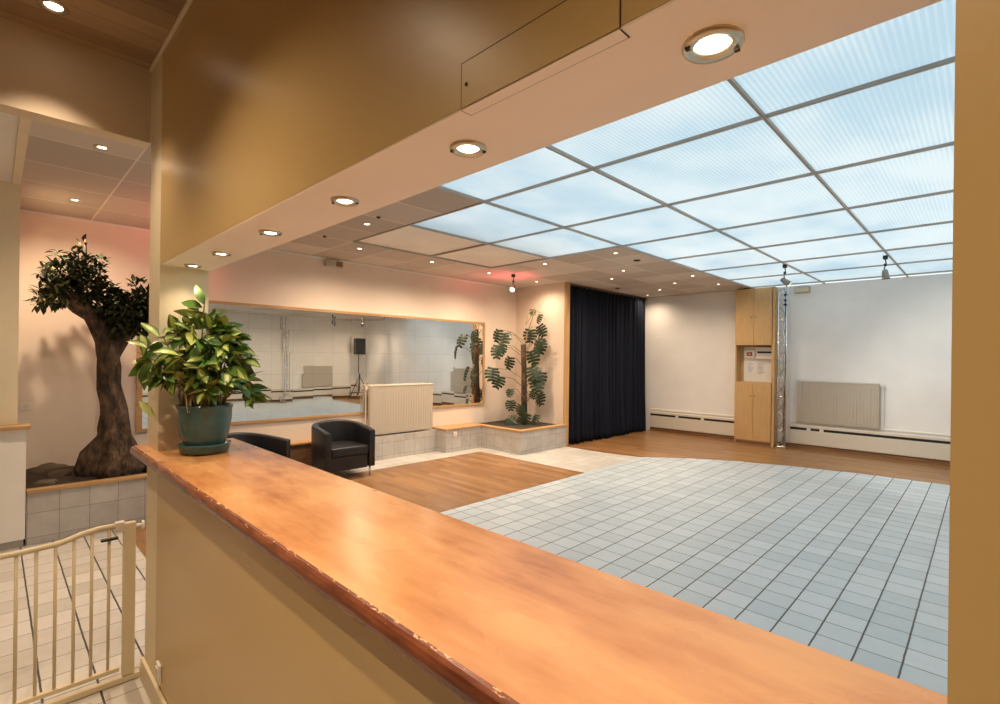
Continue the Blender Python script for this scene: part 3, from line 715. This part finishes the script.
# ---------------------------------------------------------------- armchairs
def make_chair():
    t = thing('tub_armchair', 'black leather tub armchair facing the dance floor, right of the other, beside radiator', 'armchair', (0, 0, 0), 'black tub armchairs')
    # front is +x ; outer U profile with wall thickness
    Wd, Dp, th = .35, .33, .085
    def U(o):   # path of the shell at inset o, from front right to front left around the back
        w = Wd-o; pts = []
        pts.append((Dp-.0, -w)); pts.append((Dp*.4, -w)); pts.append((0, -w))
        for k in range(1, 16):
            a = -PI/2 - PI*k/16; pts.append(((Dp-o*.95)*math.cos(a)*1.0, w*math.sin(a)))
        pts += [(0, w), (Dp*.4, w), (Dp, w)]
        return pts
    O, I = U(0), U(th); n = len(O)
    def zt(p): # rim height: arms .63 at the front rising to .75 at the back
        s = (Dp-p[0])/(2*Dp); return .615 + .09*min(1, max(0, s))**.8
    bm = bmesh.new(); zb = .13
    prof = lambda o, i, zz: [(o[0], o[1], zb), (o[0], o[1], zz-.022), (o[0]*.93+i[0]*.07, o[1]*.93+i[1]*.07, zz-.006), (o[0]*.75+i[0]*.25, o[1]*.75+i[1]*.25, zz), (o[0]*.25+i[0]*.75, o[1]*.25+i[1]*.75, zz), (o[0]*.07+i[0]*.93, o[1]*.07+i[1]*.93, zz-.006), (i[0], i[1], zz-.022), (i[0], i[1], zb)]
    rings = [[bm.verts.new(c) for c in prof(O[k], I[k], zt(O[k]))] for k in range(n)]
    for a, b in zip(rings, rings[1:]):
        for q in range(8): bm.faces.new((a[q], a[(q+1) % 8], b[(q+1) % 8], b[q]))
    bm.faces.new(rings[0]); bm.faces.new(rings[-1][::-1])
    obj('shell', bm, M['leather'], t, smooth=True, bevel=.008)
    bm = bmesh.new(); pl = [(p[0]*.98 if p[0] < Dp*.9 else Dp-.03, p[1]*.985) for p in U(th+.004)]
    prism(bm, pl, 'z', .12, .30); obj('base', bm, M['leather'], t, bevel=.006)
    bm = bmesh.new(); pl = [(p[0] if p[0] < Dp*.9 else Dp-.005, p[1]) for p in U(th+.006)]
    prism(bm, pl, 'z', .302, .42); obj('seat_cushion', bm, M['leather'], t, bevel=.022, bseg=3)
    for sx, sy in ((1, 1), (1, -1), (-.62, .8), (-.62, -.8)):
        bm = bmesh.new(); tube(bm, [(sx*(Dp-.05), sy*(Wd-.05), 0), (sx*(Dp-.05), sy*(Wd-.05), .13)], [.011, .014], 10); obj('leg', bm, M['chrome'] if sx > 0 else M['black'], t, smooth=True)
    return t
ch = make_chair()
ch.location = (-6.15, 3.24, .004); ch.rotation_euler = (0, 0, math.radians(-1)); ORG[ch.name] = tuple(ch.location)
c2 = dup(ch, (-5.82, 1.96, .004), math.radians(38), 'black leather tub armchair half hidden by the counter, nearest the potted plant')

# ---------------------------------------------------------------- leaves
def leaf(bm, base, d, up, L, Wd, bend=.25, mi=(0, 0), n=6, fold=.12):
    d = Vector(d).normalized(); s = d.cross(Vector(up)).normalized(); u = s.cross(d).normalized()
    cols = [-1, -.5, 0, .5, 1] if mi[0] != mi[1] else [-1, 0, 1]
    rows = []
    for i in range(n+1):
        q = i/n; w = Wd*math.sin(PI*min(1, q*.96+.02)**.85)*.5*(1.0-.15*q)
        c = Vector(base) + d*(L*q*(1-.25*bend*q)) - u*(L*bend*q*q)
        rows.append([bm.verts.new(c + s*w*k + u*(abs(k)*w*fold*2)) for k in cols])
    for a, b in zip(rows, rows[1:]):
        for k in range(len(cols)-1):
            f = bm.faces.new((a[k], a[k+1], b[k+1], b[k])); f.smooth = True
            f.material_index = mi[1] if (len(cols) == 5 and k in (1, 2)) else mi[0]
def no_recalc(name, bm, m, parent):
    off = Vector(ORG[parent.name]); bmesh.ops.translate(bm, verts=bm.verts, vec=-off)
    me = bpy.data.meshes.new(name); bm.to_mesh(me); bm.free()
    for q in (m if isinstance(m, (list, tuple)) else [m]): me.materials.append(q)
    o = bpy.data.objects.new(name, me); C.objects.link(o); o.parent = parent; return o

# ---------------------------------------------------------------- potted plant on the counter
px, py, pz = -2.558, .685, 1.149
t = thing('potted_plant', 'bushy yellow-green variegated plant in a teal pot on the counter end', 'plant', (px, py, pz))
bm = bmesh.new(); lathe(bm, [(0, pz), (0.0867, pz), (0.0991, pz+.006), (0.1044, pz+.034), (0.1080, pz+.042), (0.1027, pz+.044), (0.0920, pz+.02), (0, pz+.016)], px, py, 40); obj('saucer', bm, M['glaze'], t, smooth=True)
z = pz+.022
bm = bmesh.new(); lathe(bm, [(0, z), (0.0726, z), (0.0832, z+.02), (0.0991, z+.07), (0.1080, z+.13), (0.1097, z+.178), (0.1133, z+.183), (0.1133, z+.196), (0.1062, z+.198), (0.1027, z+.185), (0.0991, z+.165), (0, z+.165)], px, py, 40); obj('pot', bm, M['glaze'], t, smooth=True)
bm = bmesh.new(); lathe(bm, [(0.0991, z+.166), (0.0531, z+.172), (0, z+.175)], px, py, 24); obj('soil', bm, M['soil'], t, smooth=True)
zt_ = z+.17
rr = random.Random(11)
Rv = Vector((.7149, .6992, 0)); Fv = Vector((-.6992, .7149, 0))
def okp(p): return not (p.x < -2.69 and p.y > .505) and p.z < 1.98 and not (p.z < 1.17 and p.y < .93 and p.y > .47)
stems = bmesh.new(); leaves = bmesh.new(); base = Vector((px, py, zt_))
targets = []
for k in range(46):
    a = rr.uniform(0, 2*PI); q = math.sqrt(rr.uniform(.02, 1)); h = rr.uniform(.12, .44)
    targets.append(base + Vector((math.cos(a)*q*.13, math.sin(a)*q*.13, h*(1.10-.35*q))))
NC = len(targets)
for r_, f_, h_ in ((.00, .03, .40), (-.08, -.08, .38), (-.10, -.15, .28), (-.13, -.18, .22), (-.10, -.14, .16), (.08, .02, .34), (.12, .03, .29), (.16, .05, .24), (.16, .05, .14), (.17, .06, .09), (.19, .06, .06), (.15, -.05, .20), (.14, .03, .12), (-.10, -.10, .15), (-.10, -.14, .22), (-.08, -.12, .28), (.03, -.10, .32), (.05, -.14, .2), (-.05, -.15, .18), (-.02, -.16, .25), (.09, -.12, .26), (-.09, -.15, .32), (.02, .02, .43), (.05, -.02, .40), (-.04, -.06, .41)):
    targets.append(base + Rv*r_ + Fv*f_ + Vector((0, 0, h_)))
for k, tg in enumerate(targets):
    if tg.x < -2.64 and tg.y > .45: tg = Vector((tg.x+.03, .44, tg.z)) if rr.random() < .25 else Vector((-2.60, tg.y, tg.z))
    st = base + Vector((rr.uniform(-.08, .08), rr.uniform(-.08, .08), 0)); tube(stems, [st+Vector((.01, -.01, 0)), st+Vector((rr.uniform(-.03, .03), rr.uniform(-.03, .03), .07)), st+Vector((rr.uniform(-.05, .05), rr.uniform(-.05, .05), .15))], .0028, 4)
    mid = st*.45 + tg*.55 + Vector((0, 0, .05)); pts = [st, st*.75+mid*.25+Vector((0, 0, .03)), mid, tg]
    tube(stems, pts, [.0045, .004, .003, .002], 5)
    for j in range(8 if k < NC else 5):
        q = 1 if j == 0 else rr.uniform(.62, 1); p = (mid*(1-q) + tg*q) if q < 1 else tg
        out = (p-base); out.z *= .2
        d = out.normalized()*rr.uniform(.2, .8) + Vector((rr.uniform(-1, 1), rr.uniform(-1, 1), rr.uniform(-1.25, .35)))*.8
        L = rr.uniform(.070, .105); tip = p + d.normalized()*L
        if not (okp(p) and okp(tip) and okp(tip-Vector((0, 0, L*.35)))): continue
        if tip.z < base.z + .08 and (tip-base).to_2d().length < .15: continue
        if (tip-base).dot(Rv) < -.20: continue
        up = Vector((rr.uniform(-.7, 1.0), rr.uniform(-1.1, .5), rr.uniform(.4, 1)))
        leaf(leaves, p, d, up, L, L*rr.uniform(.50, .62), rr.uniform(.1, .45), (1, 1) if rr.random() < .08 else (0, 0) if rr.random() < .35 else (0, 1))
for p, d, L, up in ((base+Rv*-.01+Vector((0, 0, .485)), tuple(Rv*-.45+Vector((0, 0, .9))), .12, (.9, -.5, .3)), (base+Rv*-.02+Vector((0, 0, .47)), tuple(Rv*-.95+Vector((0, 0, .35))), .13, (.6, -.8, .6)), (base+Rv*.01+Vector((0, 0, .36)), tuple(Rv*.15+Vector((0, 0, 1))), .10, (.5, -.8, .2)),
                    (base+Rv*-.15+Fv*-.17+Vector((0, 0, .28)), tuple(Rv*-.8+Vector((0, 0, .45))), .11, (.3, -.5, 1)), (base+Rv*-.12+Fv*-.14+Vector((0, 0, .33)), tuple(Rv*-.6+Vector((0, 0, .6))), .12, (.3, -.5, 1))):
    leaf(leaves, p, d, up, L, L*.36, .3, (0, 0) if p.z > 1.76 else (0, 1))
tube(stems, [base+Vector((0, 0, .1)), base+Rv*-.02+Vector((0, 0, .3)), base+Rv*-.01+Vector((0, 0, .485))], .003, 5)
p = base + Rv*-.20 + Fv*-.14 + Vector((0, 0, .05)); leaf(leaves, p, tuple(Rv*.6+Vector((0, 0, -.6))), (.5, -.6, .8), .10, .032, .1, (1, 1))
no_recalc('stems', stems, M['stem'], t); no_recalc('foliage', leaves, [M['croton_g'], M['croton_y']], t)

# ---------------------------------------------------------------- olive tree
t = thing('olive_tree', 'gnarled dark olive tree in tiled planter beyond the gate', 'tree', (-6.15, .86, .42))
def T(y, z, x=-6.15): return (x, y, z)
bm = bmesh.new()
tube(bm, [T(.86, .36), T(.855, .46), T(.85, .58), T(.845, .72), T(.835, .86), T(.825, 1.05), T(.815, 1.25), T(.80, 1.45), T(.79, 1.60), T(.78, 1.72)],
     [.25, .225, .19, .15, .118, .100, .092, .088, .098, .095], 24, jitter=.5)
for dy, dx in ((-.19, .05), (.17, .06), (-.06, .18), (.07, .17), (-.18, -.1), (.15, -.12)):
    tube(bm, [T(.86+dy*1.1, .39, -6.15+dx*1.1), T(.86+dy*.85, .50, -6.15+dx*.85), T(.85+dy*.5, .68, -6.15+dx*.5), T(.835+dy*.15, .92, -6.15+dx*.15)], [.10, .10, .085, .05], 12, jitter=.35)
tube(bm, [T(.66, .38, -6.1), T(.655, .50, -6.08), T(.68, .62, -6.08), T(.755, .78, -6.1)], [.09, .11, .10, .05], 14, jitter=.35)
obj('trunk', bm, M['bark'], t, smooth=True)
bm = bmesh.new()
tube(bm, [T(.80, 1.42), T(.785, 1.60), T(.735, 1.80), T(.66, 1.95, -6.1), T(.56, 2.04, -6.08), T(.47, 2.12, -6.05), T(.42, 2.2, -6.05)], [.05, .085, .095, .09, .08, .06, .03], 14, jitter=.5)
tube(bm, [T(.80, 1.42), T(.825, 1.60), T(.90, 1.76), T(.98, 1.90), T(1.06, 2.02, -6.2), T(1.2, 2.12, -6.2)], [.05, .075, .075, .07, .065, .03], 14, jitter=.5)
tube(bm, [T(.76, 1.68), T(.80, 1.85, -6.2), T(.86, 1.98, -6.2), T(.9, 2.1, -6.2)], [.05, .075, .07, .04], 12, jitter=.5)
for a, b in (((.5, 2.1), (.34, 2.35)), ((.55, 2.06), (.55, 2.5)), ((.56, 2.3), (.60, 2.66)), ((.62, 2.05), (.72, 2.42)), ((.48, 2.1), (.30, 2.15)), ((1.05, 2.0), (1.1, 2.3))):
    tube(bm, [T(a[0], a[1], -6.08), T((a[0]+b[0])/2+.02, (a[1]+b[1])/2, -6.05), T(b[0], b[1], -6.05)], [.03, .02, .007], 8)
obj('branches', bm, M['bark'], t, smooth=True)
bm = bmesh.new(); rr = random.Random(5)
def cl(cy, cz, ry, rz, n, cx=-6.08, rx=.22, pale=.0):
    for _ in range(n):
        while True:
            v = Vector((rr.uniform(-1, 1), rr.uniform(-1, 1), rr.uniform(-1, 1)))
            if v.length < 1: break
        p = Vector((cx+v.x*rx, cy+v.y*ry, cz+v.z*rz))
        d = v.normalized()*.6 + Vector((rr.uniform(-1, 1), rr.uniform(-1, 1), rr.uniform(-1, 1)))
        L = rr.uniform(.05, .09); leaf(bm, p, d, (0, .1, 1), L, L*.5, .2, (1, 1) if rr.random() < pale else (0, 0), 3)
cl(.48, 2.32, .16, .14, 330, pale=.05); cl(.60, 2.20, .16, .16, 380); cl(.40, 2.14, .12, .12, 240, pale=.35); cl(.36, 2.28, .08, .12, 110, pale=.1)
cl(.78, 2.10, .15, .17, 420); cl(.92, 2.02, .16, .17, 480); cl(1.10, 2.10, .16, .15, 420); cl(1.02, 1.90, .15, .12, 300); cl(1.15, 1.98, .12, .18, 260); cl(.86, 1.86, .10, .12, 160)
cl(.53, 2.47, .10, .05, 40); cl(.62, 2.44, .08, .08, 60); cl(.70, 2.35, .07, .1, 60); cl(.30, 2.05, .06, .08, 50, pale=.2); cl(1.0, 2.28, .06, .05, 40)
cl(.57, 2.62, .05, .08, 14, rx=.05); cl(.72, 2.48, .07, .03, 14, rx=.06); cl(.40, 2.48, .03, .05, 12, rx=.05)
no_recalc('foliage', bm, [M['olive'], M['olive2']], t)

# ---------------------------------------------------------------- monstera
t = thing('climbing_monstera', 'tall split-leaf monstera on a moss pole in corner planter', 'plant', (-6.2, 6.98, .365))
bm = bmesh.new(); tube(bm, [(-6.1, 6.90, .36), (-6.1, 6.89, .9), (-6.1, 6.87, 1.4), (-6.1, 6.85, 1.84)], [.055, .055, .05, .05], 14, jitter=.2); obj('moss_pole', bm, M['bark'], t, smooth=True)
stems = bmesh.new(); lv = bmesh.new()
def mleaf(c, nrm, down, L):
    """split leaf: heart outline with deep notches between rounded lobes"""
    n = Vector(nrm).normalized(); dn = Vector(down).normalized(); dn = (dn - n*dn.dot(n)).normalized(); s = n.cross(dn)
    base = Vector(c) - dn*L*.45; N = 5
    prof = [.40, .52, .54, .46, .28]
    for side in (-1, 1):
        for i in range(N):
            qa, qb = i/N*.92, (i+1)/N*.92; w = L*prof[i]; fw = L*(-.12+.048*i)
            def pt(q, k, f=0): 
                return base + dn*(L*q + fw*k + f) + s*side*w*k - n*(L*.18*k*k + L*.22*q*q)
            m = (qa+qb)/2
            ring = [pt(qa, 0), pt(qa+.001, .72), pt(m-.088, .92), pt(m-.04, 1.0), pt(m+.05, 1.0), pt(m+.084, .90), pt(qb-.006, .72), pt(qb, 0)]
            lv.faces.new([lv.verts.new(p) for p in ring])
    tube(lv, [base, base+dn*L*.5-n*L*.05, base+dn*L*.95-n*L*.2], [.004, .003, .002], 4)
    return base
ML = [(-6.15, 6.36, 1.93, .27), (-6.15, 6.22, 1.70, .24), (-6.0, 7.13, 2.34, .18), (-5.98, 7.18, 2.10, .24), (-6.0, 6.92, 2.0, .25), (-5.9, 6.98, 1.84, .30), (-5.95, 7.14, 1.80, .26), (-5.92, 6.88, 1.60, .27),
      (-5.9, 6.90, 1.32, .30), (-5.98, 7.16, 1.22, .28), (-5.85, 6.95, 1.10, .26), (-5.92, 6.92, .92, .17), (-5.95, 7.12, .83, .25), (-6.12, 6.50, .97, .15), (-6.0, 6.66, .66, .18), (-6.0, 6.78, .50, .22), (-5.9, 6.93, .48, .20), (-6.15, 6.6, .45, .22), (-6.1, 7.1, 2.46, .13),
      (-6.42, 6.45, 2.0, .24), (-6.45, 6.6, 1.75, .22), (-6.4, 6.75, 1.5, .24), (-6.35, 6.3, 1.3, .26), (-6.4, 6.5, 1.15, .24), (-6.4, 6.85, .7, .2)]
rr = random.Random(21)
for x, y, z, L in ML:
    nrm = (.35+rr.uniform(-.6, .7), -1+rr.uniform(-.3, .3), rr.uniform(.1, .7)); dn = (rr.uniform(-.3, .5), rr.uniform(-.5, .4), -1 if z > .6 else -.4)
    b = mleaf((x, y, z), nrm, dn, L)
    zz = max(.42, min(2.2, z-.12)); mid = (Vector((-6.1, 6.87, zz))+b)/2+Vector((0, 0, .08))
    tube(stems, [Vector((-6.07, 6.87, zz)), mid, b], [.007, .006, .005], 6)
tube(stems, [(-6.08, 6.86, 1.8), (-6.05, 6.92, 2.1), (-6.03, 7.02, 2.35), (-6.05, 7.1, 2.55)], [.012, .012, .01, .006], 7)
tube(stems, [(-6.05, 7.07, 2.5), (-5.95, 7.2, 2.42), (-5.9, 7.23, 2.3)], [.006, .005, .004], 6)
no_recalc('stems', stems, M['stem'], t); o = no_recalc('leaves', lv, M['leaf'], t)

# ---------------------------------------------------------------- loudspeaker on tripod (in the mirror)
sx, sy = XR-.55, 9.75
t = thing('speaker_stand', 'black tripod speaker stand in far right corner, seen in mirror', 'stand', (sx, sy, .003))
bm = bmesh.new(); tube(bm, [(sx, sy, .15), (sx, sy, 1.62)], .018, 12); obj('pole', bm, M['black'], t)
for k in range(3):
    a = 2*PI*k/3+.4; bm = bmesh.new(); tube(bm, [(sx, sy, .75), (sx+.4*math.cos(a), sy+.4*math.sin(a), .02)], .013, 8); tube(bm, [(sx, sy, .3), (sx+.2*math.cos(a), sy+.2*math.sin(a), .385)], .008, 6); obj('leg', bm, M['black'], t)
bm = bmesh.new(); tube(bm, [(sx, sy, .72), (sx, sy, .80)], .032, 12); obj('collar', bm, M['black'], t)
t = thing('loudspeaker', 'black loudspeaker on tripod stand, seen in the mirror', 'speaker', (sx, sy, 1.62))
bm = bmesh.new(); prism(bm, [(sx-.17, sy-.2), (sx-.17, sy+.2), (sx+.15, sy+.13), (sx+.15, sy-.13)], 'z', 1.625, 2.28); obj('cabinet', bm, M['black'], t, bevel=.01)
obj('grille', B(sx-.178, sx-.171, sy-.18, sy+.18, 1.66, 2.24), M['leather'], t)
